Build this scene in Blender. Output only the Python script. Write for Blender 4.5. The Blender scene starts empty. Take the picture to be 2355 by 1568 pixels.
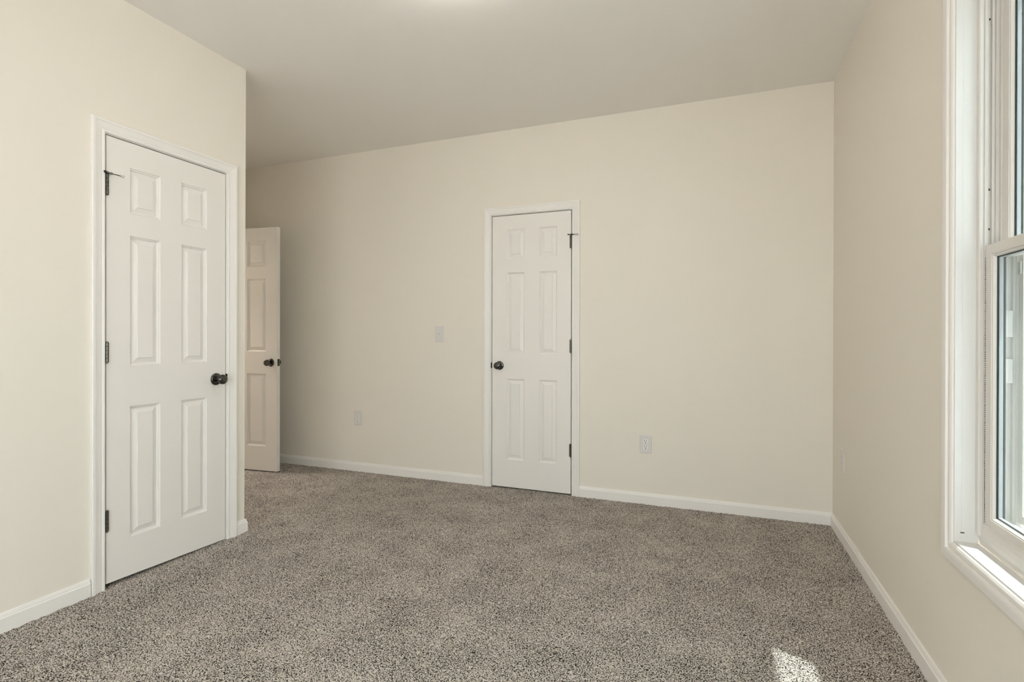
import bpy, bmesh, math, random
import numpy as np
from mathutils import Vector, Matrix

S = bpy.context.scene
COL = S.collection
random.seed(4)

# ------------------------------------------------------------------ camera
R_, D_, L_, C_, H_ = 0.6764, 3.6367, 2.5349, 2.2700, 2.6789   # right / back / left wall, closet corner, ceiling
cam_data = bpy.data.cameras.new('camera')
cam_data.sensor_width = 36.0
cam_data.lens = 1201.03 / 2355 * 36.0
cam_data.shift_y = -7.67 / 2355
cam_data.clip_start = 0.02
cam = bpy.data.objects.new('camera', cam_data)
COL.objects.link(cam)
yaw, pit, rol = math.radians(21.0526), math.radians(-0.1268), math.radians(0.1183)
F = Vector((-math.sin(yaw) * math.cos(pit), math.cos(yaw) * math.cos(pit), math.sin(pit)))
Rt = Vector((math.cos(yaw), math.sin(yaw), 0))
Up = Rt.cross(F)
R2 = Rt * math.cos(rol) + Up * math.sin(rol)
U2 = -Rt * math.sin(rol) + Up * math.cos(rol)
M = Matrix((R2, U2, -F)).transposed().to_4x4()
M.translation = Vector((0, 0, 1.135))
cam.matrix_world = M
S.camera = cam

# ------------------------------------------------------------------ view, sky, sun
S.view_settings.view_transform = 'Standard'
S.view_settings.look = 'None'
S.view_settings.exposure = 0.66
S.view_settings.gamma = 1.0
S.view_settings.use_curve_mapping = False
S.cycles.diffuse_bounces = 8
S.cycles.max_bounces = 14
S.cycles.transparent_max_bounces = 16
S.cycles.sample_clamp_indirect = 4.0

LAMP = 23.0      # ceiling globe emission
SKY = 4.3
SUN = 18.0

world = bpy.data.worlds.new('world')
S.world = world
world.use_nodes = True
bg = world.node_tree.nodes['Background']
bg.inputs['Color'].default_value = (0.90, 0.97, 1.0, 1)
bg.inputs['Strength'].default_value = SKY

sd = bpy.data.lights.new('sun', 'SUN')
sd.energy = SUN
sd.angle = math.radians(0.6)
sd.color = (1.0, 0.97, 0.93)
sun = bpy.data.objects.new('sun', sd)
COL.objects.link(sun)
sun.location = (4, -2, 9)
sun.rotation_euler = Vector((-1.0, 0.46, -3.49)).to_track_quat('-Z', 'Y').to_euler()

def portal(name, loc, rot, sx, sy):
    d = bpy.data.lights.new(name, 'AREA')
    d.shape = 'RECTANGLE'; d.size = sx; d.size_y = sy
    d.cycles.is_portal = True
    o = bpy.data.objects.new(name, d); COL.objects.link(o)
    o.location = loc; o.rotation_euler = rot
portal('sky_portal', (0.80, 1.36, 1.38), (0, math.radians(90), 0), 1.62, 1.06)

# ------------------------------------------------------------------ materials
def nt(name):
    m = bpy.data.materials.new(name); m.use_nodes = True
    n = m.node_tree
    return m, n, n.nodes['Principled BSDF']

def N(n, t, **kw):
    x = n.nodes.new(t)
    for k, v in kw.items():
        if k in x.inputs: x.inputs[k].default_value = v
        else: setattr(x, k, v)
    return x

def paint(name, col, rough=0.5, bump=0.0, scale=120.0, dist=0.001, stretch=None, spec=0.5, tint=0.0):
    m, n, p = nt(name)
    p.inputs['Base Color'].default_value = (*col, 1)
    p.inputs['Roughness'].default_value = rough
    p.inputs['Specular IOR Level'].default_value = spec
    tc = N(n, 'ShaderNodeTexCoord')
    vec = tc.outputs['Object']
    if stretch:
        mp = N(n, 'ShaderNodeMapping'); mp.inputs['Scale'].default_value = stretch
        n.links.new(vec, mp.inputs['Vector']); vec = mp.outputs['Vector']
    if bump:
        tx = N(n, 'ShaderNodeTexNoise', Scale=scale, Detail=4.0, Roughness=0.6)
        n.links.new(vec, tx.inputs['Vector'])
        b = N(n, 'ShaderNodeBump', Strength=bump, Distance=dist)
        n.links.new(tx.outputs['Fac'], b.inputs['Height'])
        n.links.new(b.outputs['Normal'], p.inputs['Normal'])
    if tint:
        t2 = N(n, 'ShaderNodeTexNoise', Scale=3.0, Detail=3.0)
        n.links.new(tc.outputs['Object'], t2.inputs['Vector'])
        mx = N(n, 'ShaderNodeMix', data_type='RGBA')
        mx.inputs[6].default_value = (*col, 1)
        mx.inputs[7].default_value = (*[c * (1 - tint) for c in col], 1)
        n.links.new(t2.outputs['Fac'], mx.inputs[0])
        n.links.new(mx.outputs[2], p.inputs['Base Color'])
    return m

M_WALL = paint('cream_wall_paint', (0.80, 0.758, 0.685), 0.62, 0.12, 260.0, 0.0006, spec=0.3, tint=0.02)
M_CEIL = paint('white_ceiling_paint', (0.84, 0.815, 0.79), 0.8, 0.15, 160.0, 0.0008, spec=0.2)
M_TRIM = paint('white_trim_paint', (0.83, 0.81, 0.785), 0.38, 0.05, 90.0, 0.0004)
M_DOOR = paint('white_moulded_door_paint', (0.81, 0.785, 0.755), 0.42, 0.35, 55.0, 0.0006, stretch=(3.0, 3.0, 0.35))
M_VINYL = paint('white_vinyl', (0.68, 0.655, 0.62), 0.35)
M_JAMB = paint('brushed_white_jamb_paint', (0.70, 0.69, 0.67), 0.4, 0.5, 45.0, 0.0012, stretch=(1.0, 1.0, 0.3))
M_PLATE = paint('white_plastic', (0.70, 0.68, 0.66), 0.35)
M_RECEP = paint('bright_white_plastic', (0.83, 0.82, 0.80), 0.3)
M_DARK = paint('black_slot', (0.012, 0.012, 0.012), 0.6)
M_RUBBER = paint('white_rubber', (0.55, 0.53, 0.50), 0.7)
M_SPACER = paint('grey_spacer_bar', (0.50, 0.53, 0.54), 0.4)
M_GASKET = paint('dark_gasket', (0.02, 0.022, 0.022), 0.5)

def metal(name, col, rough):
    m, n, p = nt(name)
    p.inputs['Base Color'].default_value = (*col, 1)
    p.inputs['Metallic'].default_value = 1.0
    p.inputs['Roughness'].default_value = rough
    tc = N(n, 'ShaderNodeTexCoord'); tx = N(n, 'ShaderNodeTexNoise', Scale=300.0)
    n.links.new(tc.outputs['Object'], tx.inputs['Vector'])
    b = N(n, 'ShaderNodeBump', Strength=0.03, Distance=0.0005)
    n.links.new(tx.outputs['Fac'], b.inputs['Height']); n.links.new(b.outputs['Normal'], p.inputs['Normal'])
    return m
M_KNOB = metal('dark_polished_nickel', (0.10, 0.097, 0.09), 0.06)
M_HINGE = metal('dark_satin_nickel', (0.16, 0.155, 0.14), 0.25)

def glass_mat(name, tint):
    m = bpy.data.materials.new(name); m.use_nodes = True
    n = m.node_tree; n.nodes.clear()
    out = N(n, 'ShaderNodeOutputMaterial')
    tr = N(n, 'ShaderNodeBsdfTransparent'); tr.inputs['Color'].default_value = tint
    gl = N(n, 'ShaderNodeBsdfGlossy'); gl.inputs['Roughness'].default_value = 0.01
    lw = N(n, 'ShaderNodeLayerWeight', Blend=0.5)      # thin pane: the same reflection from either side
    pw = N(n, 'ShaderNodeMath', operation='POWER'); pw.inputs[1].default_value = 5.0
    n.links.new(lw.outputs['Facing'], pw.inputs[0])
    fr = N(n, 'ShaderNodeMath', operation='MULTIPLY_ADD'); fr.inputs[1].default_value = 0.90; fr.inputs[2].default_value = 0.03
    n.links.new(pw.outputs[0], fr.inputs[0])
    mx = N(n, 'ShaderNodeMixShader')
    n.links.new(fr.outputs[0], mx.inputs[0]); n.links.new(tr.outputs[0], mx.inputs[1]); n.links.new(gl.outputs[0], mx.inputs[2])
    n.links.new(mx.outputs[0], out.inputs['Surface'])
    return m
M_GLASS = glass_mat('window_glass', (0.76, 0.785, 0.785, 1))
M_CLEAR = glass_mat('clear_glass', (0.985, 0.995, 0.993, 1))

def emit(name, col, st):
    m, n, p = nt(name)
    p.inputs['Base Color'].default_value = (0.9, 0.88, 0.84, 1)
    p.inputs['Emission Color'].default_value = (*col, 1)
    p.inputs['Emission Strength'].default_value = st
    return m
M_GLOBE = emit('lit_opal_glass', (1.0, 0.94, 0.885), LAMP)
M_FILL_GLOBE = emit('corridor_fill_glow', (1.0, 0.94, 0.89), LAMP * 3.8)  # glow of the added corridor fill lamp, stronger than the room lamp

def carpet_mat():
    m, n, p = nt('speckled_carpet')
    p.inputs['Roughness'].default_value = 0.95
    p.inputs['Specular IOR Level'].default_value = 0.1
    tc = N(n, 'ShaderNodeTexCoord')
    fine = N(n, 'ShaderNodeTexNoise', Scale=220.0, Detail=2.0, Roughness=0.5)
    fib = N(n, 'ShaderNodeTexNoise', Scale=480.0, Detail=1.0)
    big = N(n, 'ShaderNodeTexNoise', Scale=4.6, Detail=3.0, Roughness=0.6)
    for t in (fine, fib, big): n.links.new(tc.outputs['Object'], t.inputs['Vector'])
    # dark and light yarns, their share drifting with the lay of the pile
    a = N(n, 'ShaderNodeMath', operation='MULTIPLY_ADD'); a.inputs[1].default_value = 0.13; a.inputs[2].default_value = -0.065
    n.links.new(big.outputs['Fac'], a.inputs[0])
    b = N(n, 'ShaderNodeMath', operation='ADD')
    n.links.new(fine.outputs['Fac'], b.inputs[0]); n.links.new(a.outputs[0], b.inputs[1])
    c = N(n, 'ShaderNodeMath', operation='MULTIPLY_ADD'); c.inputs[1].default_value = 0.35
    n.links.new(fib.outputs['Fac'], c.inputs[0]); 
    d = N(n, 'ShaderNodeMath', operation='ADD'); d.inputs[1].default_value = -0.175
    n.links.new(b.outputs[0], d.inputs[0]); n.links.new(d.outputs[0], c.inputs[2])
    r = N(n, 'ShaderNodeValToRGB')
    e = r.color_ramp.elements
    e[0].position = 0.422; e[0].color = (0.020, 0.016, 0.012, 1)
    e[1].position = 0.575; e[1].color = (0.64, 0.59, 0.54, 1)
    x = r.color_ramp.elements.new(0.475); x.color = (0.32, 0.29, 0.258, 1)
    n.links.new(c.outputs[0], r.inputs['Fac'])
    n.links.new(r.outputs['Color'], p.inputs['Base Color'])
    bp = N(n, 'ShaderNodeBump', Strength=0.7, Distance=0.003)
    n.links.new(c.outputs[0], bp.inputs['Height']); n.links.new(bp.outputs['Normal'], p.inputs['Normal'])
    return m
M_CARPET = carpet_mat()
M_PATIO = paint('pale_concrete', (0.44, 0.43, 0.415), 0.9, 0.4, 40.0, 0.01, tint=0.1)

# ------------------------------------------------------------------ builders
def tag(o, label=None, cat=None, group=None, kind=None):
    if label: o['label'] = label
    if cat: o['category'] = cat
    if group: o['group'] = group
    if kind: o['kind'] = kind
    return o

def thing(name, loc, label, cat, group=None, kind=None, rz=0.0):
    o = bpy.data.objects.new(name, None)
    o.empty_display_size = 0.1
    COL.objects.link(o); o.location = loc; o.rotation_euler = (0, 0, rz)
    return tag(o, label, cat, group, kind)

def root_of(o):
    while o.parent: o = o.parent
    return o

def obj(name, bm, mat, parent=None, smooth=False, local=False, label=None, bevel=0.0):
    bmesh.ops.recalc_face_normals(bm, faces=bm.faces)
    if parent is not None and not local:
        bmesh.ops.translate(bm, verts=bm.verts, vec=-Vector(root_of(parent).location))
    me = bpy.data.meshes.new(name); bm.to_mesh(me); bm.free()
    me.materials.append(mat)
    if smooth:
        me.polygons.foreach_set('use_smooth', [True] * len(me.polygons))
    o = bpy.data.objects.new(name, me); COL.objects.link(o)
    if parent is not None: o.parent = parent
    if bevel:
        md = o.modifiers.new('soft_edge', 'BEVEL'); md.width = bevel; md.segments = 2; md.limit_method = 'ANGLE'
    if label: o['label'] = label
    return o

def box(bm, x0, x1, y0, y1, z0, z1):
    vs = [bm.verts.new((x, y, z)) for x in (x0, x1) for y in (y0, y1) for z in (z0, z1)]
    for f in ((0, 1, 3, 2), (4, 6, 7, 5), (0, 4, 5, 1), (2, 3, 7, 6), (0, 2, 6, 4), (1, 5, 7, 3)):
        bm.faces.new([vs[i] for i in f])
    return vs

def boxes(*bs):
    bm = bmesh.new()
    for b in bs: box(bm, *b)
    return bm

def sweep(path, prof, to, closed=False):
    """prof (w,t) carried along a plane path (u,v) with mitred corners; w to the left of travel; to(u,v,t) -> world"""
    bm = bmesh.new(); n = len(path); rings = []
    P = [Vector(p) for p in path]
    for i in range(n):
        def nrm(a, b):
            d = (b - a).normalized(); return Vector((-d.y, d.x))
        ns = []
        if closed or i > 0: ns.append(nrm(P[i - 1], P[i]))
        if closed or i < n - 1: ns.append(nrm(P[i], P[(i + 1) % n]))
        m = ns[0] if len(ns) == 1 else (ns[0] + ns[1]) / (1 + ns[0].dot(ns[1]))
        rings.append([bm.verts.new(to(*(P[i] + m * w), t)) for w, t in prof])
    k = len(prof)
    for i in range(n if closed else n - 1):
        a, b = rings[i], rings[(i + 1) % n]
        for j in range(k):
            bm.faces.new((a[j], a[(j + 1) % k], b[(j + 1) % k], b[j]))
    if not closed:
        bm.faces.new(rings[0]); bm.faces.new(rings[-1][::-1])
    return bm

def lathe(bm, prof, origin, axis, seg=40):
    """prof (radius, height along axis)"""
    ax = Vector(axis).normalized(); a = ax.orthogonal().normalized(); b = ax.cross(a)
    o = Vector(origin); rings = []
    for r, h in prof:
        if r < 1e-6: rings.append([bm.verts.new(o + ax * h)])
        else: rings.append([bm.verts.new(o + ax * h + (a * math.cos(2 * math.pi * i / seg) + b * math.sin(2 * math.pi * i / seg)) * r) for i in range(seg)])
    for p, q in zip(rings, rings[1:]):
        for i in range(seg):
            j = (i + 1) % seg
            if len(p) == 1 and len(q) == 1: continue
            if len(p) == 1: bm.faces.new((p[0], q[i], q[j]))
            elif len(q) == 1: bm.faces.new((p[i], p[j], q[0]))
            else: bm.faces.new((p[i], p[j], q[j], q[i]))
    if len(rings[0]) > 1: bm.faces.new(rings[0][::-1])
    if len(rings[-1]) > 1: bm.faces.new(rings[-1])
    return bm

def tube(bm, a, b, r, seg=12):
    a, b = Vector(a), Vector(b)
    return lathe(bm, [(r, 0), (r, (b - a).length)], a, b - a, seg)

def prism(bm, pts, to, t0, t1):
    lo = [bm.verts.new(to(u, v, t0)) for u, v in pts]; hi = [bm.verts.new(to(u, v, t1)) for u, v in pts]
    bm.faces.new(lo[::-1]); bm.faces.new(hi)
    for i in range(len(pts)):
        j = (i + 1) % len(pts); bm.faces.new((lo[i], lo[j], hi[j], hi[i]))
    return bm

ON_L = lambda u, v, t: (-L_ + t, u, v)
ON_B = lambda u, v, t: (u, D_ - t, v)
ON_R = lambda u, v, t: (R_ - t, u, v)

# ------------------------------------------------------------------ room shell
HX = -4.08       # far wall of the entry nook
Y0 = -1.70       # wall behind the camera
HT = 0.11        # wall thickness
d1 = (1.5293, 2.1403, 0.012, 2.032)     # closet door leaf on the left wall: y0 y1 z0 z1
d2 = (-1.5597, -0.9483, 0.009, 2.038)   # closet door leaf on the back wall: x0 x1 z0 z1
w1 = (0.90, 1.925, 0.529, 2.215)        # window opening in the right wall: y0 y1 z0 z1
w2 = (-1.45, -0.50, 0.45, 2.15)         # unseen double window added in the same wall for fill light: y0 y1 z0 z1
GAP = 0.006

def wall_with_hole(to, u0, u1, v0, v1, hu0, hu1, hv0, hv1, t0, t1):
    """slab in the plane (u,v) with one rectangular hole"""
    bm = bmesh.new()
    us, vs = [u0, hu0, hu1, u1], [v0, hv0, hv1, v1]
    if hv0 <= v0: vs = [v0, hv1, v1]
    for i in range(3):
        for j in range(len(vs) - 1):
            a, b, c, d = us[i], us[i + 1], vs[j], vs[j + 1]
            if i == 1 and abs(c - max(hv0, v0)) < 1e-6: continue
            fa = [bm.verts.new(to(x, y, t0)) for x, y in ((a, c), (b, c), (b, d), (a, d))]
            fb = [bm.verts.new(to(x, y, t1)) for x, y in ((a, c), (b, c), (b, d), (a, d))]
            bm.faces.new(fa); bm.faces.new(fb[::-1])
    def strip(p, q):
        bm.faces.new([bm.verts.new(to(*p, t0)), bm.verts.new(to(*q, t0)), bm.verts.new(to(*q, t1)), bm.verts.new(to(*p, t1))])
    hv0 = max(hv0, v0)
    strip((hu0, hv0), (hu0, hv1)); strip((hu1, hv0), (hu1, hv1)); strip((hu0, hv1), (hu1, hv1))
    if hv0 > v0: strip((hu0, hv0), (hu1, hv0))
    strip((u0, v0), (u0, v1)); strip((u1, v0), (u1, v1)); strip((u0, v1), (u1, v1))
    if hv0 > v0: strip((u0, v0), (u1, v0))
    bmesh.ops.remove_doubles(bm, verts=bm.verts, dist=1e-5)
    return bm

JT = 0.018  # door jamb board
bm = wall_with_hole(ON_B, HX - 1.2, R_, 0, H_, d2[0] - GAP - JT, d2[1] + GAP + JT, 0, d2[3] + GAP + JT, 0, -HT)
tag(obj('wall_back', bm, M_WALL), 'cream back wall facing the camera with a narrow white closet door', 'wall', kind='structure')

bm = wall_with_hole(ON_R, 0.60, D_ + HT, 0, H_, w1[0] - JT, w1[1] + JT, w1[2] - JT, w1[3] + JT, 0, -0.17)
bm2 = wall_with_hole(ON_R, Y0, 0.60, 0, H_, *w2, 0, -0.17)
tmp = bpy.data.meshes.new('part'); bm2.to_mesh(tmp); bm2.free(); bm.from_mesh(tmp); bpy.data.meshes.remove(tmp)
tag(obj('wall_right', bm, M_WALL), 'cream right wall holding the bright window', 'wall', kind='structure')

bm = wall_with_hole(ON_L, Y0, C_, 0, H_, d1[0] - GAP - JT, d1[1] + GAP + JT, 0, d1[3] + GAP + JT, 0, -HT)
for v in bm.verts:   # the corner stands a little out of plumb
    if v.co.y > C_ - 1e-4: v.co.y += 0.009 * (v.co.z / H_) - 0.002
tag(obj('wall_left', bm, M_WALL), 'cream closet wall on the left with the nearest white door', 'wall', kind='structure')

bm = boxes((HX, -L_ - HT, C_ - HT, C_ - 0.002, 0, H_))
tag(obj('wall_closet_side', bm, M_WALL), 'cream side of the closet block turning into the entry nook', 'wall', kind='structure')

ed = (2.566, 3.284)   # entry doorway in the nook wall, y range
ON_H = lambda u, v, t: (HX + t, u, v)
bm = wall_with_hole(ON_H, Y0, D_, 0, H_, ed[0] - JT, ed[1] + JT, 0, 2.045 + GAP + JT, 0, -HT)
tag(obj('wall_nook', bm, M_WALL), 'cream end wall of the entry nook where the open door hangs', 'wall', kind='structure')

bm = boxes((HX - 1.2, HX - 1.1, Y0, D_, 0, H_), (HX - 1.1, HX - HT, 2.2, 2.3, 0, H_))
tag(obj('wall_corridor', bm, M_WALL), 'cream corridor wall beyond the open entry door', 'wall', kind='structure')

w3b = (-1.40, 0.58, 0.20, 2.15)         # unseen window added behind the camera for fill light: x0 x1 z0 z1
bm = wall_with_hole(lambda u, v, t: (u, Y0 + t, v), HX - 1.2, R_ + 0.17, 0, H_, *w3b, 0, -0.17)
tag(obj('wall_front', bm, M_WALL), 'cream wall behind the camera with a wide window added for fill light', 'wall', kind='structure')

bm = boxes((-1.85, -1.75, D_ + HT, D_ + 0.75, 0, H_), (-0.75, -0.65, D_ + HT, D_ + 0.75, 0, H_), (-1.85, -0.65, D_ + 0.75, D_ + 0.85, 0, H_))
tag(obj('wall_closet_back', bm, M_WALL), 'closet walls hidden behind the narrow back door', 'wall', kind='structure')

bm = boxes((HX - 1.2, R_ + 0.17, Y0 - 0.17, D_ + 0.85, H_, H_ + 0.12))
tag(obj('ceiling', bm, M_CEIL), 'plain white ceiling over the whole room', 'ceiling', kind='structure')

# carpeted floor: a fine pile where it shows, flat elsewhere
def carpet():
    st = 0.0062
    x0, x1, y0, y1 = HX, R_ + 0.01, 0.75, D_ + 0.01
    nx, ny = int((x1 - x0) / st) + 1, int((y1 - y0) / st) + 1
    X, Y = np.meshgrid(np.linspace(x0, x1, nx), np.linspace(y0, y1, ny))
    rng = np.random.default_rng(11)
    Z = rng.random((ny, nx))
    X = X + (rng.random((ny, nx)) - .5) * st * .6; Y = Y + (rng.random((ny, nx)) - .5) * st * .6
    Z = (Z + np.roll(Z, 1, 0) + np.roll(Z, 1, 1) + np.roll(Z, -1, 0)) / 4
    Z = (Z - 0.5) * 0.010
    X[:, 0] = x0; X[:, -1] = x1; Y[0] = y0; Y[-1] = y1
    co = np.stack([X, Y, Z], -1).reshape(-1, 3)
    i = np.arange(nx * ny).reshape(ny, nx)
    q = np.stack([i[:-1, :-1], i[:-1, 1:], i[1:, 1:], i[1:, :-1]], -1).reshape(-1, 4)
    extra = []
    base = len(co)
    for (a, b, c, d) in ((HX - 1.2, R_ + 0.17, Y0 - 0.17, y0), (HX - 1.2, HX, y0, D_), (-1.85, -0.65, D_, D_ + 0.85)):
        extra += [(a, c, -0.002), (b, c, -0.002), (b, d, -0.002), (a, d, -0.002)]
    co = np.concatenate([co, np.array(extra)])
    qe = np.arange(len(extra)).reshape(-1, 4) + base
    q = np.concatenate([q, qe])
    me = bpy.data.meshes.new('floor')
    me.vertices.add(len(co)); me.vertices.foreach_set('co', co.astype(np.float32).ravel())
    me.loops.add(q.size); me.loops.foreach_set('vertex_index', q.ravel().astype(np.int32))
    me.polygons.add(len(q)); me.polygons.foreach_set('loop_start', np.arange(0, q.size, 4, dtype=np.int32))
    me.update(calc_edges=True); me.validate()
    me.polygons.foreach_set('use_smooth', [True] * len(me.polygons))
    me.materials.append(M_CARPET)
    o = bpy.data.objects.new('floor', me); COL.objects.link(o)
    return o
tag(carpet(), 'speckled grey and brown carpet covering the floor', 'carpet', kind='structure')

# ------------------------------------------------------------------ baseboards
BB = [(0, -0.012), (0.0130, -0.012), (0.0130, 0.0560), (0.0122, 0.0575), (0.0095, 0.0600), (0.0088, 0.0660), (0.0072, 0.0690), (0.0060, 0.0735), (0.0035, 0.0755), (0, 0.0755)]
FLOORMAP = lambda u, v, t: (u, v, t)
def baseboard(name, path, label):
    o = obj(name, sweep(path, BB, FLOORMAP), M_TRIM)
    return tag(o, label, 'baseboard', kind='structure')
cas = 0.066   # leaf edge to casing outer edge
baseboard('baseboard_back', [(d2[0] - cas, D_), (HX, D_)], 'white baseboard along the back wall left of the narrow closet door')
baseboard('baseboard_back', [(R_, D_), (d2[1] + cas, D_)], 'white baseboard along the back wall right of the narrow closet door')
baseboard('baseboard_right', [(R_, Y0), (R_, D_)], 'white baseboard running under the window on the right wall')
baseboard('baseboard_left', [(-L_, d1[0] - cas - 0.003), (-L_, Y0)], 'white baseboard on the left wall nearest the camera')
baseboard('baseboard_left', [(HX, C_ - 0.002), (-L_, C_ - 0.002), (-L_, d1[1] + cas)], 'short white baseboard wrapping the closet corner beside the near door')

# ------------------------------------------------------------------ doors
CAS = [(0.0, 0.0), (0.0, 0.0078), (0.0025, 0.0105), (0.0075, 0.0112), (0.0120, 0.0095), (0.0140, 0.0085), (0.0170, 0.0098),
       (0.0300, 0.0125), (0.0390, 0.0150), (0.0420, 0.0150), (0.0440, 0.0176), (0.0540, 0.0176), (0.0570, 0.0150), (0.0570, 0.0)]

def casing_bm(to, a, b, top, flip=False):
    """three-sided casing round an opening a..b, up to top"""
    path = [(b, -0.006), (b, top), (a, top), (a, -0.006)]
    prof = [(-w, t) for w, t in CAS]
    return sweep(path, prof, to)

def leaf_bm(w, vs, us, h, zb=(0.0, 0.0), th=0.035):
    """six-panel moulded leaf in local (u, v, t): t=0 is the face, the back face is at -th"""
    bm = bmesh.new()
    U = sorted([0, w] + [x for p in us for x in p]); V = sorted([0, h] + [y for p in vs for y in p])
    prof = [(0.0, 0.0), (0.0022, -0.0048), (0.0052, -0.0064), (0.0078, -0.0070), (0.0096, -0.0130), (0.0125, -0.0138), (0.0350, -0.0060), (0.0366, -0.0022)]
    for side in (0, 1):
        def pt(u, v, t):
            return bm.verts.new((u, v, t) if side == 0 else (u, v, -th - t))
        for i in range(len(U) - 1):
            for j in range(len(V) - 1):
                a, b, c, d = U[i], U[i + 1], V[j], V[j + 1]
                if (a, b) in us and (c, d) in vs:
                    prev = None
                    for ins, dep in prof:
                        ring = [pt(a + ins, c + ins, dep), pt(b - ins, c + ins, dep), pt(b - ins, d - ins, dep), pt(a + ins, d - ins, dep)]
                        if prev:
                            for k in range(4): bm.faces.new((prev[k], prev[(k + 1) % 4], ring[(k + 1) % 4], ring[k]))
                        prev = ring
                    bm.faces.new(prev)
                else:
                    bm.faces.new((pt(a, c, 0), pt(b, c, 0), pt(b, d, 0), pt(a, d, 0)))
    for (p, q) in (((0, 0), (w, 0)), ((w, 0), (w, h)), ((w, h), (0, h)), ((0, h), (0, 0))):
        bm.faces.new((bm.verts.new((*p, 0)), bm.verts.new((*q, 0)), bm.verts.new((*q, -th)), bm.verts.new((*p, -th))))
    bmesh.ops.remove_doubles(bm, verts=bm.verts, dist=1e-6)
    for v in bm.verts:     # bottom edge trimmed to the carpet
        if v.co.y < 1e-6: v.co.y = zb[0] + (zb[1] - zb[0]) * v.co.x / w
    return bm

def put(bm, fn):
    for v in bm.verts: v.co = Vector(fn(*v.co))
    return bm

def knob_parts(parent, at, out, other=0.035):
    """tulip knob and its rose on the face at 'at', pointing along 'out'"""
    k = lathe(bmesh.new(), [(0.0125, 0.006), (0.0115, 0.020), (0.0135, 0.028), (0.0200, 0.034), (0.0255, 0.041), (0.0270, 0.049), (0.0258, 0.056), (0.0215, 0.0615), (0.0130, 0.0640), (0.0, 0.0645)], at, out)
    ko = obj('knob', k, M_KNOB, parent, smooth=True, label='dark polished round knob')
    r = lathe(bmesh.new(), [(0.0330, 0.0), (0.0330, 0.0035), (0.0310, 0.0065), (0.0230, 0.0085), (0.0150, 0.0105), (0.0125, 0.0110)], at, out)
    obj('rose', r, M_KNOB, ko, smooth=True)
    return ko

def hinge_part(parent, base, z0, z1, out, along):
    """barrel with five knuckles, ball tips and the sliver of leaf plate; 'along' points from the gap over the door face"""
    bm = bmesh.new(); b = Vector(base); r = 0.0058; n = 5; hgt = (z1 - z0) / n
    prof = [(0.0, -0.004), (0.0035, -0.004), (0.0048, -0.001)]
    for i in range(n):
        prof += [(r - 0.0012, i * hgt + 0.0002), (r, i * hgt + 0.0012), (r, (i + 1) * hgt - 0.0012), (r - 0.0012, (i + 1) * hgt - 0.0002)]
    t = z1 - z0
    prof += [(0.0048, t + 0.001), (0.0035, t + 0.004), (0.0, t + 0.004)]
    lathe(bm, prof, b + Vector((0, 0, z0)), (0, 0, 1), 20)
    o, a = Vector(out), Vector(along)
    # leaf plates turning in from the barrel to the gap, and the plate edge on the door face
    p0 = b + a * 0.0035 - o * 0.0058; p1 = b + a * 0.0110 - o * 0.0046
    vs = []
    lo = [Vector((min(p0[i], p1[i]) if i < 2 else z0 for i in range(3))), Vector((max(p0[i], p1[i]) if i < 2 else z1 for i in range(3)))]
    box(bm, lo[0].x, lo[1].x, lo[0].y, lo[1].y, z0 + 0.001, z1 - 0.001)
    return obj('hinge', bm, M_HINGE, parent, smooth=False, label='dark metal hinge')

def pin_stop(parent, base, z, out, along):
    """hinge pin door stop: a collar on the pin, a long threaded rod and a short arm, each with a bumper"""
    b = Vector(base) + Vector((0, 0, z)); o, a = Vector(out), Vector(along)
    bm = bmesh.new()
    lathe(bm, [(0.0085, -0.003), (0.0095, -0.002), (0.0095, 0.003), (0.0080, 0.0045)], b, (0, 0, 1), 24)
    lathe(bm, [(0.0040, 0.0045), (0.0045, 0.008), (0.0, 0.009)], b, (0, 0, 1), 16)
    ca = b + a * 0.012 + o * 0.006 + Vector((0, 0, 0.001)); tube(bm, b + a * 0.004, ca + a * 0.006 + o * 0.003, 0.0050)
    tip = b + a * 0.050 + o * 0.022 - Vector((0, 0, 0.004)); tube(bm, ca, tip, 0.0022)
    t2 = b - a * 0.016 + o * 0.014; tube(bm, b, t2, 0.0030)
    st = obj('pin_stop', bm, M_HINGE, parent, label='hinge pin door stop')
    bb = bmesh.new()
    d = (tip - ca).normalized(); lathe(bb, [(0.0050, -0.004), (0.0065, -0.002), (0.0065, 0.006), (0.0045, 0.008)], tip, d, 16)
    obj('bumper', bb, M_RUBBER, st, smooth=True, label='pale rubber tip')
    bb = bmesh.new(); d = (t2 - b).normalized(); lathe(bb, [(0.0050, -0.002), (0.0055, 0.0), (0.0050, 0.004)], t2, d, 16)
    obj('bumper', bb, M_GASKET, st, smooth=True, label='dark rubber pad')

def jamb_bm(to, a, b, top, dep):
    """jamb boards lining the opening"""
    bm = bmesh.new()
    for (u0, u1, v0, v1) in ((a - JT, a, 0, top + JT), (b, b + JT, 0, top + JT), (a, b, top, top + JT)):
        prism(bm, [(u0, v0), (u1, v0), (u1, v1), (u0, v1)], to, 0.0, -dep)
    return bm

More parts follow.
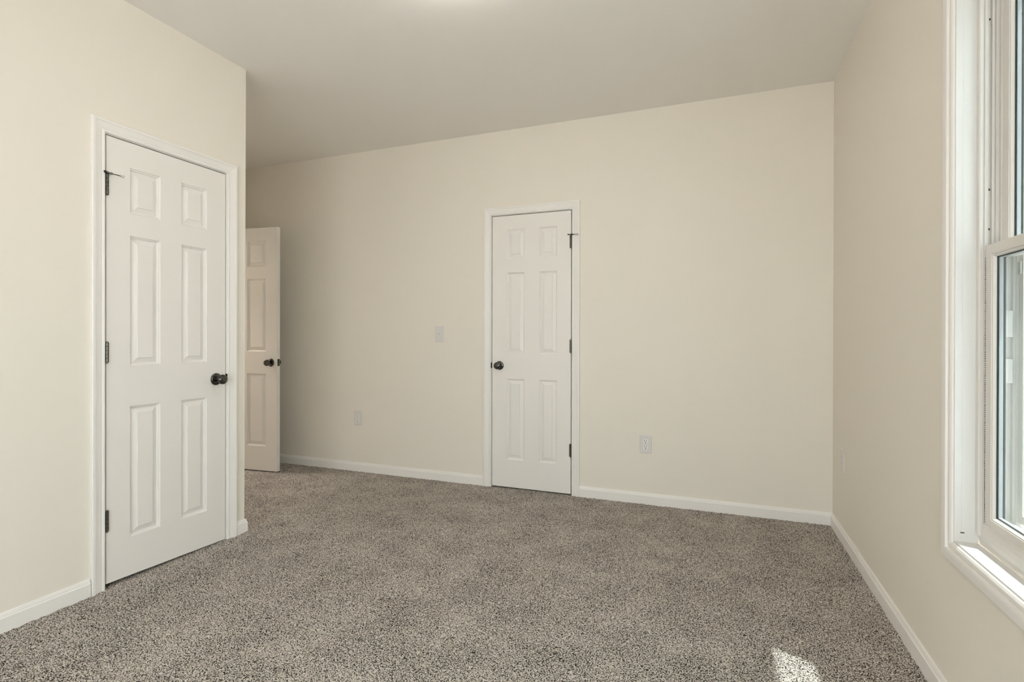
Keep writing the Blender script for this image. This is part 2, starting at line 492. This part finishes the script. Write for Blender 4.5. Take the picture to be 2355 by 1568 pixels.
def strike(parent, to, u, z, s):
    """strike plate on the jamb with its lip curled out over the casing edge; s = +1 when the jamb is on the high side"""
    bm = bmesh.new()
    prof = [(0.0, -0.030), (0.0, 0.0), (0.0018, 0.0035), (0.0060, 0.0075), (0.0105, 0.0095), (0.0112, 0.0080), (0.0066, 0.0058), (0.0034, 0.0020), (0.0016, -0.0005), (0.0016, -0.030)]
    lo = [bm.verts.new(to(u + s * w, z - 0.021 + (0.006 if t > 0.004 else 0), t)) for w, t in prof]
    hi = [bm.verts.new(to(u + s * w, z + 0.021 - (0.006 if t > 0.004 else 0), t)) for w, t in prof]
    n = len(prof)
    for i in range(n): bm.faces.new((lo[i], lo[(i + 1) % n], hi[(i + 1) % n], hi[i]))
    bm.faces.new(lo[::-1]); bm.faces.new(hi)
    return obj('strike_plate', bm, M_KNOB, parent, label='dark strike plate lip')

PV = [(0.203, 0.806), (0.994, 1.600), (1.704, 1.916)]   # panel rows, from the floor

# door 1: the near closet door on the left wall, hinged on its left
door1 = thing('door_1', (-L_, (d1[0] + d1[1]) / 2, 0), 'near white six-panel closet door on the left wall, hinges at its left edge', 'door', kind='structure')
w = d1[1] - d1[0]; z0 = d1[2]
rows = [(a - z0 - 0.006 if i == 0 else a - z0, b - z0) for i, (a, b) in enumerate(PV)]
cols = [(0.102, 0.246), (0.354, 0.498)]
bm = put(leaf_bm(w, rows, cols, d1[3] - z0, (0.010, -0.008)), lambda u, v, t: ON_L(d1[0] + u, z0 + v, t))
leaf = obj('leaf', bm, M_DOOR, door1)
obj('jamb', jamb_bm(ON_L, d1[0] - GAP, d1[1] + GAP, d1[3] + GAP, HT), M_TRIM, door1)
obj('casing', casing_bm(ON_L, d1[0] - GAP - 0.003, d1[1] + GAP + 0.003, d1[3] + GAP + 0.003), M_TRIM, door1)
hb = (-L_ + 0.0062, d1[0] - 0.0005, 0)
for a, b in ((0.258, 0.350), (1.015, 1.105), (1.766, 1.856)): hinge_part(door1, hb, a, b, (1, 0, 0), (0, 1, 0))
pin_stop(door1, hb, 1.862, (1, 0, 0), (0, 1, 0))
knob_parts(door1, (-L_, 2.082, 0.899), (1, 0, 0))
strike(door1, ON_L, d1[1] + GAP - 0.0016, 0.903, 1)

# door 2: the narrow closet door in the back wall, hinged on its right
door2 = thing('door_2', ((d2[0] + d2[1]) / 2, D_, 0), 'narrow white six-panel closet door in the middle of the back wall', 'door', kind='structure')
w = d2[1] - d2[0]; z0 = d2[2]
rows = [(0.214 - z0, 0.818 - z0), (1.0055 - z0, 1.612 - z0), (1.714 - z0, 1.935 - z0)]
cols = [(0.1175, 0.2575), (0.3735, 0.5075)]
bm = put(leaf_bm(w, rows, cols, d2[3] - z0), lambda u, v, t: ON_B(d2[0] + u, z0 + v, t))
obj('leaf', bm, M_DOOR, door2)
obj('jamb', jamb_bm(ON_B, d2[0] - GAP, d2[1] + GAP, d2[3] + GAP, HT), M_TRIM, door2)
obj('casing', casing_bm(ON_B, d2[0] - GAP - 0.003, d2[1] + GAP + 0.003, d2[3] + GAP + 0.003), M_TRIM, door2)
hb = (d2[1] + 0.0005, D_ - 0.0062, 0)
for a, b in ((0.275, 0.366), (1.020, 1.112), (1.768, 1.858)): hinge_part(door2, hb, a, b, (0, -1, 0), (-1, 0, 0))
pin_stop(door2, hb, 1.862, (0, -1, 0), (1, 0, 0))
knob_parts(door2, (-1.499, D_, 0.917), (0, -1, 0))
strike(door2, ON_B, d2[0] - GAP + 0.0016, 0.917, -1)

# door 3: the entry door standing open against the back of the nook
door3 = thing('door_3', (HX, 3.284, 0), 'open white six-panel entry door half hidden behind the closet corner', 'door', kind='structure')
w3 = 0.711
lat = Vector((-3.3725, 3.340, 0)); dr = Vector((-0.9957, -0.0925, 0)); nr = Vector((0.0925, -0.9957, 0))   # latch edge, towards the hinges, face normal
rows = [(0.205, 0.809), (0.997, 1.604), (1.706, 1.924)]
cols = [(0.112, 0.302), (0.409, 0.599)]
zt = 0.010
E3 = lambda u, v, t: lat + dr * u + nr * t + Vector((0, 0, zt + v))
obj('leaf', put(leaf_bm(w3, rows, cols, 2.030), E3), M_DOOR, door3)
obj('jamb', jamb_bm(ON_H, ed[0], ed[1], 2.045, HT), M_TRIM, door3)
obj('casing', casing_bm(ON_H, ed[0] - 0.006, ed[1] + 0.006, 2.051), M_TRIM, door3)
knob_parts(door3, E3(0.060, 0.905, 0), nr)
knob_parts(door3, E3(0.060, 0.905, -0.035), -nr)
bm = prism(bmesh.new(), [(0.905 - 0.029, -0.030), (0.905 + 0.029, -0.030), (0.905 + 0.029, -0.005), (0.905 - 0.029, -0.005)], lambda a, b, t: E3(t, a, b), 0.001, -0.0012)
fp = obj('latch_plate', bm, M_KNOB, door3, label='dark latch plate on the door edge')
bm = prism(bmesh.new(), [(0.905 - 0.010, -0.024), (0.905 + 0.010, -0.024), (0.905 + 0.010, -0.013), (0.905 - 0.010, -0.011)], lambda a, b, t: E3(t, a, b), 0.0, -0.010)
obj('latch_bolt', bm, M_HINGE, fp)
for a, b in ((0.27, 0.36), (1.02, 1.11), (1.77, 1.86)):
    bm = bmesh.new(); p = lat + dr * (w3 + 0.004) + nr * 0.004
    lathe(bm, [(0.0, -0.004), (0.0058, 0.0), (0.0058, b - a), (0.0, b - a + 0.004)], (p.x, p.y, a), (0, 0, 1), 16)
    obj('hinge', bm, M_HINGE, door3, label='dark metal hinge')

# ------------------------------------------------------------------ window 1
win = thing('window_1', (R_, (w1[0] + w1[1]) / 2, w1[2]), 'white vinyl sash window at the right edge with sunlit sill', 'window', kind='structure')
y0, y1, zb, zt1 = w1
WC = [(0.0, 0.0), (0.0, 0.0060), (0.0020, 0.0085), (0.0080, 0.0115), (0.0165, 0.0120), (0.0210, 0.0090), (0.0235, 0.0080), (0.0252, 0.0165), (0.0330, 0.0175), (0.0520, 0.0172), (0.0570, 0.0160), (0.0600, 0.0130), (0.0600, 0.0)]
r = 0.005
path = [(y0 - r, zb - r), (y0 - r, zt1 + r), (y1 + r, zt1 + r), (y1 + r, zb - r)]
obj('casing', sweep(path, WC, ON_R, closed=True), M_TRIM, win)
# jamb extension boards, each of two boards meeting in a fine crack
XJ = R_ - 0.004
for nm, bs in (('jamb_board', [(XJ, 0.6900, y1, y1 + JT, zb - JT, zt1 + JT), (0.6900, 0.7300, y1 + 0.0002, y1 + JT, zb - JT, zt1 + JT)]),
               ('jamb_board', [(XJ, 0.7300, y0 - JT, y0, zb - JT, zt1 + JT)]),
               ('head_board', [(XJ, 0.7300, y0, y1, zt1, zt1 + JT)]),
               ('sill_board', [(XJ, 0.7300, y0, y1, zb - JT, zb)])):
    obj(nm, boxes(*bs), M_JAMB, win, bevel=0.0005)
obj('paint_chip', boxes((0.6870, 0.6965, y1 - 0.0008, y1 + 0.001, 0.5545, 0.5575)), M_GASKET, win, label='small dark chip low on the far jamb')
# vinyl outer frame: an extruded profile all round, (X, inset from the opening)
VF = [(0.7220, 0.0), (0.7220, 0.0165), (0.7245, 0.0185), (0.7300, 0.0180), (0.7310, 0.0155), (0.7330, 0.0155), (0.7340, 0.0200), (0.7370, 0.0200), (0.7370, 0.0150), (0.7440, 0.0150), (0.7442, 0.0070), (0.7510, 0.0070), (0.7512, 0.0170), (0.7560, 0.0165), (0.7562, 0.0120), (0.7600, 0.0120), (0.7602, 0.0170), (0.7640, 0.0165), (0.7642, 0.0130), (0.7690, 0.0130),
      (0.7695, 0.0230), (0.7740, 0.0230), (0.7745, 0.0160), (0.7790, 0.0160), (0.7792, 0.0060), (0.8010, 0.0060), (0.8012, 0.0160), (0.8060, 0.0160), (0.8065, 0.0220), (0.8180, 0.0220), (0.8180, 0.0)]
bm = sweep([(y0, zb + 0.03), (y0, zt1), (y1, zt1), (y1, zb + 0.03)], [(-i, x) for x, i in VF], lambda u, v, t: (t, u, v))
vf = obj('frame', bm, M_VINYL, win)
SP = [(0.7330, 0.0), (0.7315, 0.012), (0.7300, 0.016), (0.7285, 0.030), (0.7285, 0.046), (0.7300, 0.060), (0.7335, 0.0665), (0.7370, 0.0680), (0.7372, 0.060), (0.7780, 0.056), (0.7780, 0.080), (0.8100, 0.072), (0.8180, 0.070), (0.8180, 0.0)]
bm = bmesh.new()
prism(bm, SP, lambda u, v, t: (u, t, zb + v), y0, y1)
obj('frame_sill', bm, M_VINYL, win)
# lines of weatherstrip and the screw heads in the jamb track
bm = bmesh.new()
for z in np.arange(0.60, 1.366, 0.0062):
    hh = 0.0022 + 0.0022 * random.random(); box(bm, 0.7352, 0.7370, y1 - 0.0225, y1 - 0.0190, z, z + hh)
wp = obj('weatherstrip', bm, M_GASKET, win, label='dark weatherstrip pile'); 
bm = bmesh.new()
for z in (1.450, 1.565, 2.06): lathe(bm, [(0.0036, 0.0), (0.0030, 0.0012), (0.0, 0.0014)], (0.7476, y1 - 0.0070, z), (0, -1, 0), 12)
obj('screw', bm, M_HINGE, win, smooth=True)

def sash(name, xf, zlo, zhi, stile, top, bot):
    """a sash with rails, glazing bead, double glass and its dark spacer; xf = inner face"""
    a, b = y0 + 0.024, y1 - 0.024
    bm = bmesh.new(); dx = 0.032
    box(bm, xf, xf + dx, a, a + stile, zlo, zhi); box(bm, xf, xf + dx, b - stile, b, zlo, zhi)
    box(bm, xf, xf + dx, a + stile, b - stile, zhi - top, zhi); box(bm, xf, xf + dx, a + stile, b - stile, zlo, zlo + bot)
    s = obj(name, bm, M_VINYL, win, bevel=0.0010)
    ga, gb, gl, gh = a + stile, b - stile, zlo + bot, zhi - top
    rect = [(ga, gl), (gb, gl), (gb, gh), (ga, gh)]
    to = lambda u, v, t: (xf + t, u, v)
    obj('glazing_bead', sweep(rect, [(0.0, 0.0025), (0.0035, 0.0025), (0.0075, 0.0090), (0.0075, 0.0100), (0.0, 0.0100)], to, closed=True), M_VINYL, s)
    arch = [(ga, gl), (ga, gh), (gb, gh), (gb, gl)]
    obj('gasket', sweep(arch, [(0.0, 0.0100), (-0.0098, 0.0100), (-0.0098, 0.0112), (0.0, 0.0112)], to), M_GASKET, s, label='dark glazing seal')
    obj('spacer', sweep(rect, [(0.0, 0.0140), (0.0110, 0.0140), (0.0110, 0.0230), (0.0, 0.0230)], to, closed=True), M_SPACER, s, label='grey metal spacer bar')
    obj('gasket', sweep(arch, [(0.0, 0.0265), (-0.0100, 0.0265), (-0.0100, 0.0290), (0.0, 0.0290)], to), M_GASKET, s, label='dark glazing seal')
    obj('pane', boxes((xf + 0.0112, xf + 0.0140, ga, gb, gl, gh)), M_GLASS, s)
    obj('pane', boxes((xf + 0.0235, xf + 0.0262, ga, gb, gl, gh)), M_GLASS, s)
    return s
lower = sash('lower_sash', 0.7350, 0.592, 1.4005, 0.033, 0.030, 0.026)
upper = sash('upper_sash', 0.7725, 1.366, zt1 - 0.020, 0.033, 0.036, 0.034)
# half insect screen outside the lower sash
bm = bmesh.new()
a, b = y0 + 0.02, y1 - 0.02
for q in ((0.812, 0.820, a, a + 0.022, 0.61, 1.392), (0.812, 0.820, b - 0.022, b, 0.61, 1.392), (0.8122, 0.8198, a + 0.022, b - 0.022, 1.370, 1.392), (0.8122, 0.8198, a + 0.022, b - 0.022, 0.61, 0.632)): box(bm, *q)
sc = obj('screen_frame', bm, M_VINYL, win)
bm = bmesh.new()
for q in ((0.7800, 0.8000, y1 - 0.020, y1 - 0.004, 1.136, 1.212), (0.7800, 0.8000, y1 - 0.020, y1 - 0.004, 1.004, 1.074)): box(bm, *q)
obj('screen_clip', bm, M_VINYL, sc, bevel=0.002)
bm = bmesh.new()
lm = lambda u, v, t: (0.8115 - t, u, v)
o_ = [(b - 0.018, 1.315), (b - 0.003, 1.315), (b, 1.318), (b, 1.348), (b - 0.003, 1.351), (b - 0.018, 1.351)]
bm = sweep(o_, [(0, 0), (0.003, 0), (0.003, 0.004), (0, 0.004)], lm, closed=True)
obj('screen_latch', bm, M_VINYL, sc)

# ------------------------------------------------------------------ added window beside the camera, daylight fill for the left wall
fill_win2 = thing('fill_window_2', (R_, (w2[0] + w2[1]) / 2, w2[2]), 'white double window added in the right wall beside the camera to let in fill light', 'window', kind='structure')
rect = [(w2[0], w2[2]), (w2[0], w2[3]), (w2[1], w2[3]), (w2[1], w2[2])]
obj('casing', sweep(rect, CAS, ON_R, closed=True), M_TRIM, fill_win2)
ring = [(w2[0], w2[2]), (w2[1], w2[2]), (w2[1], w2[3]), (w2[0], w2[3])]
obj('frame', sweep(ring, [(0.0, -0.05), (0.040, -0.05), (0.040, -0.13), (0.0, -0.13)], ON_R, closed=True), M_VINYL, fill_win2)
ym = (w2[0] + w2[1]) / 2
obj('mullion', boxes((R_ + 0.05, R_ + 0.13, ym - 0.03, ym + 0.03, w2[2] + 0.040, w2[3] - 0.040)), M_VINYL, fill_win2)
for a, b in ((w2[0] + 0.040, ym - 0.03), (ym + 0.03, w2[1] - 0.040)):
    obj('meeting_rail', boxes((R_ + 0.065, R_ + 0.105, a, b, 1.31, 1.35)), M_VINYL, fill_win2)
    obj('pane', boxes((R_ + 0.083, R_ + 0.087, a, b, w2[2] + 0.040, w2[3] - 0.040)), M_CLEAR, fill_win2)
portal('sky_portal_wide', (R_ + 0.15, ym, (w2[2] + w2[3]) / 2), (0, math.radians(90), 0), w2[3] - w2[2], w2[1] - w2[0])

# ------------------------------------------------------------------ added window behind the camera, daylight fill for the back wall
fill_win3 = thing('fill_window_3', ((w3b[0] + w3b[1]) / 2, Y0, w3b[2]), 'wide white window added in the wall behind the camera to let in fill light', 'window', kind='structure')
ON_F = lambda u, v, t: (u, Y0 + t, v)
rect = [(w3b[0], w3b[2]), (w3b[0], w3b[3]), (w3b[1], w3b[3]), (w3b[1], w3b[2])]
obj('casing', sweep(rect, CAS, ON_F, closed=True), M_TRIM, fill_win3)
obj('frame', sweep(rect[::-1], [(0.0, -0.05), (0.040, -0.05), (0.040, -0.13), (0.0, -0.13)], ON_F, closed=True), M_VINYL, fill_win3)
xm = (w3b[0] + w3b[1]) / 2
obj('mullion', boxes((xm - 0.03, xm + 0.03, Y0 - 0.13, Y0 - 0.05, w3b[2] + 0.040, w3b[3] - 0.040)), M_VINYL, fill_win3)
for a, b in ((w3b[0] + 0.040, xm - 0.03), (xm + 0.03, w3b[1] - 0.040)):
    obj('pane', boxes((a, b, Y0 - 0.087, Y0 - 0.083, w3b[2] + 0.040, w3b[3] - 0.040)), M_CLEAR, fill_win3)
portal('sky_portal_rear', (xm, Y0 - 0.15, (w3b[2] + w3b[3]) / 2), (math.radians(-90), 0, math.radians(180)), w3b[1] - w3b[0], w3b[3] - w3b[2])

# ------------------------------------------------------------------ outlets and switch
def plate_bm(w, h, t=0.0055, b=0.004):
    bm = bmesh.new()
    rings = []
    for ins, y in ((0.0, 0.0), (0.0, -0.0012), (b * 0.4, -t * 0.8), (b, -t)):
        rings.append([bm.verts.new((sx * (w / 2 - ins), y, sz * (h / 2 - ins))) for sx, sz in ((-1, -1), (1, -1), (1, 1), (-1, 1))])
    for p, q in zip(rings, rings[1:]):
        for k in range(4): bm.faces.new((p[k], p[(k + 1) % 4], q[(k + 1) % 4], q[k]))
    bm.faces.new(rings[-1]); bm.faces.new(rings[0][::-1])
    return bm

def screw_bm(x, z, y=-0.0055):
    return lathe(bmesh.new(), [(0.0034, 0.0), (0.0032, 0.0008), (0.0018, 0.0013), (0.0, 0.0014)], (x, y, z), (0, -1, 0), 14)

def recep_bm(cz):
    """duplex face: a disc clipped flat top and bottom"""
    pts = []
    for i in range(48):
        a = 2 * math.pi * i / 48; x, z = 0.0170 * math.cos(a), 0.0170 * math.sin(a)
        pts.append((x, cz + max(-0.0135, min(0.0135, z))))
    q = []
    for p in pts:
        if not q or (Vector(p) - Vector(q[-1])).length > 1e-5: q.append(p)
    return prism(bmesh.new(), q, lambda u, v, t: (u, -t, v), 0.004, 0.0072)

def make_outlet():
    o = thing('wall_outlet', (0, 0, 0), None, 'outlet')
    obj('cover_plate', plate_bm(0.079, 0.124), M_PLATE, o, local=True)
    for cz in (0.0195, -0.0195):
        rc = obj('receptacle', recep_bm(cz), M_RECEP, o, local=True)
        bm = bmesh.new()
        box(bm, -0.0082, -0.0050, -0.00745, -0.0071, cz - 0.0010, cz + 0.0090)
        box(bm, 0.0050, 0.0080, -0.00745, -0.0071, cz - 0.0002, cz + 0.0084)
        lathe(bm, [(0.0034, 0.0), (0.0034, 0.00035)], (0, -0.0071, cz - 0.0078), (0, -1, 0), 14)
        obj('slots', bm, M_DARK, rc, local=True, label='black plug slots')
    obj('screw', screw_bm(0, 0), M_PLATE, o, local=True)
    return o

def copy_tree(o):
    c = o.copy(); COL.objects.link(c)
    for ch in o.children:
        d = ch.copy(); COL.objects.link(d); d.parent = c
        for g in ch.children:
            e = g.copy(); COL.objects.link(e); e.parent = d
    return c

out0 = make_outlet()
spots = [((-2.785, D_, 0.447), 0.0, 'white wall outlet low on the back wall near the open entry door'),
         ((-0.425, D_, 0.406), 0.0, 'white wall outlet low on the back wall right of the narrow closet door'),
         ((R_, 3.368, 0.450), -math.pi / 2, 'white wall outlet low on the right wall beside the corner, seen nearly edge-on')]
for i, (loc, rz, lab) in enumerate(spots):
    o = out0 if i == 0 else copy_tree(out0)
    o.location = loc; o.rotation_euler = (0, 0, rz); o['label'] = lab; o['group'] = 'wall outlets'

sw = thing('light_switch', (-2.011, D_, 1.1535), 'white toggle light switch on the back wall left of the narrow closet door', 'light switch')
obj('cover_plate', plate_bm(0.081, 0.125), M_PLATE, sw, local=True)
bm = boxes((-0.0062, 0.0062, -0.0066, -0.004, -0.0135, 0.0135))
tg = obj('toggle_collar', bm, M_PLATE, sw, local=True)
bm = bmesh.new()
pr = [(-0.004, -0.006), (-0.0066, -0.006), (-0.0185, 0.0065), (-0.0175, 0.0105), (-0.0150, 0.0115), (-0.004, 0.006)]
prism(bm, pr, lambda u, v, t: (t, u, v), -0.0046, 0.0046)
obj('toggle', bm, M_PLATE, tg, local=True)
for z in (0.030, -0.030): obj('screw', screw_bm(0, z), M_PLATE, sw, local=True)

# ------------------------------------------------------------------ ceiling light (just above the frame)
LX, LY = -1.02, 1.86
lamp = thing('ceiling_light', (LX, LY, H_), 'round opal glass flush light on the ceiling just above the picture', 'ceiling light')
obj('lamp_base', lathe(bmesh.new(), [(0.150, 0.0), (0.150, 0.012), (0.135, 0.020)], (LX, LY, H_), (0, 0, -1), 48), M_TRIM, lamp, smooth=False)
obj('lamp_shade', lathe(bmesh.new(), [(0.133, 0.018), (0.132, 0.030), (0.120, 0.050), (0.090, 0.068), (0.045, 0.079), (0.0, 0.082)], (LX, LY, H_), (0, 0, -1), 48), M_GLOBE, lamp, smooth=True, label='glowing opal glass shade of the added fill light')

# added unseen corridor lamp, fill light for the open entry door and nook
CX, CY = HX - 0.62, 2.95
corridor_fill = thing('ceiling_light', (CX, CY, H_), 'added fill light on the corridor ceiling beyond the entry doorway, shaped as a round opal flush light', 'ceiling light')
obj('lamp_base', lathe(bmesh.new(), [(0.150, 0.0), (0.150, 0.012), (0.135, 0.020)], (CX, CY, H_), (0, 0, -1), 48), M_TRIM, corridor_fill)
obj('lamp_shade', lathe(bmesh.new(), [(0.133, 0.018), (0.132, 0.030), (0.120, 0.050), (0.090, 0.068), (0.045, 0.079), (0.0, 0.082)], (CX, CY, H_), (0, 0, -1), 48), M_FILL_GLOBE, corridor_fill, smooth=True, label='glowing opal glass shade of the added fill light')

# ------------------------------------------------------------------ outdoors
bm = bmesh.new()
vs = [bm.verts.new(p) for p in ((-30, -40, -0.6), (40, -40, -0.6), (40, 40, -0.6), (-30, 40, -0.6))]
bm.faces.new(vs)
tag(obj('patio_ground', bm, M_PATIO), 'pale concrete ground outside the windows', 'ground', kind='structure')
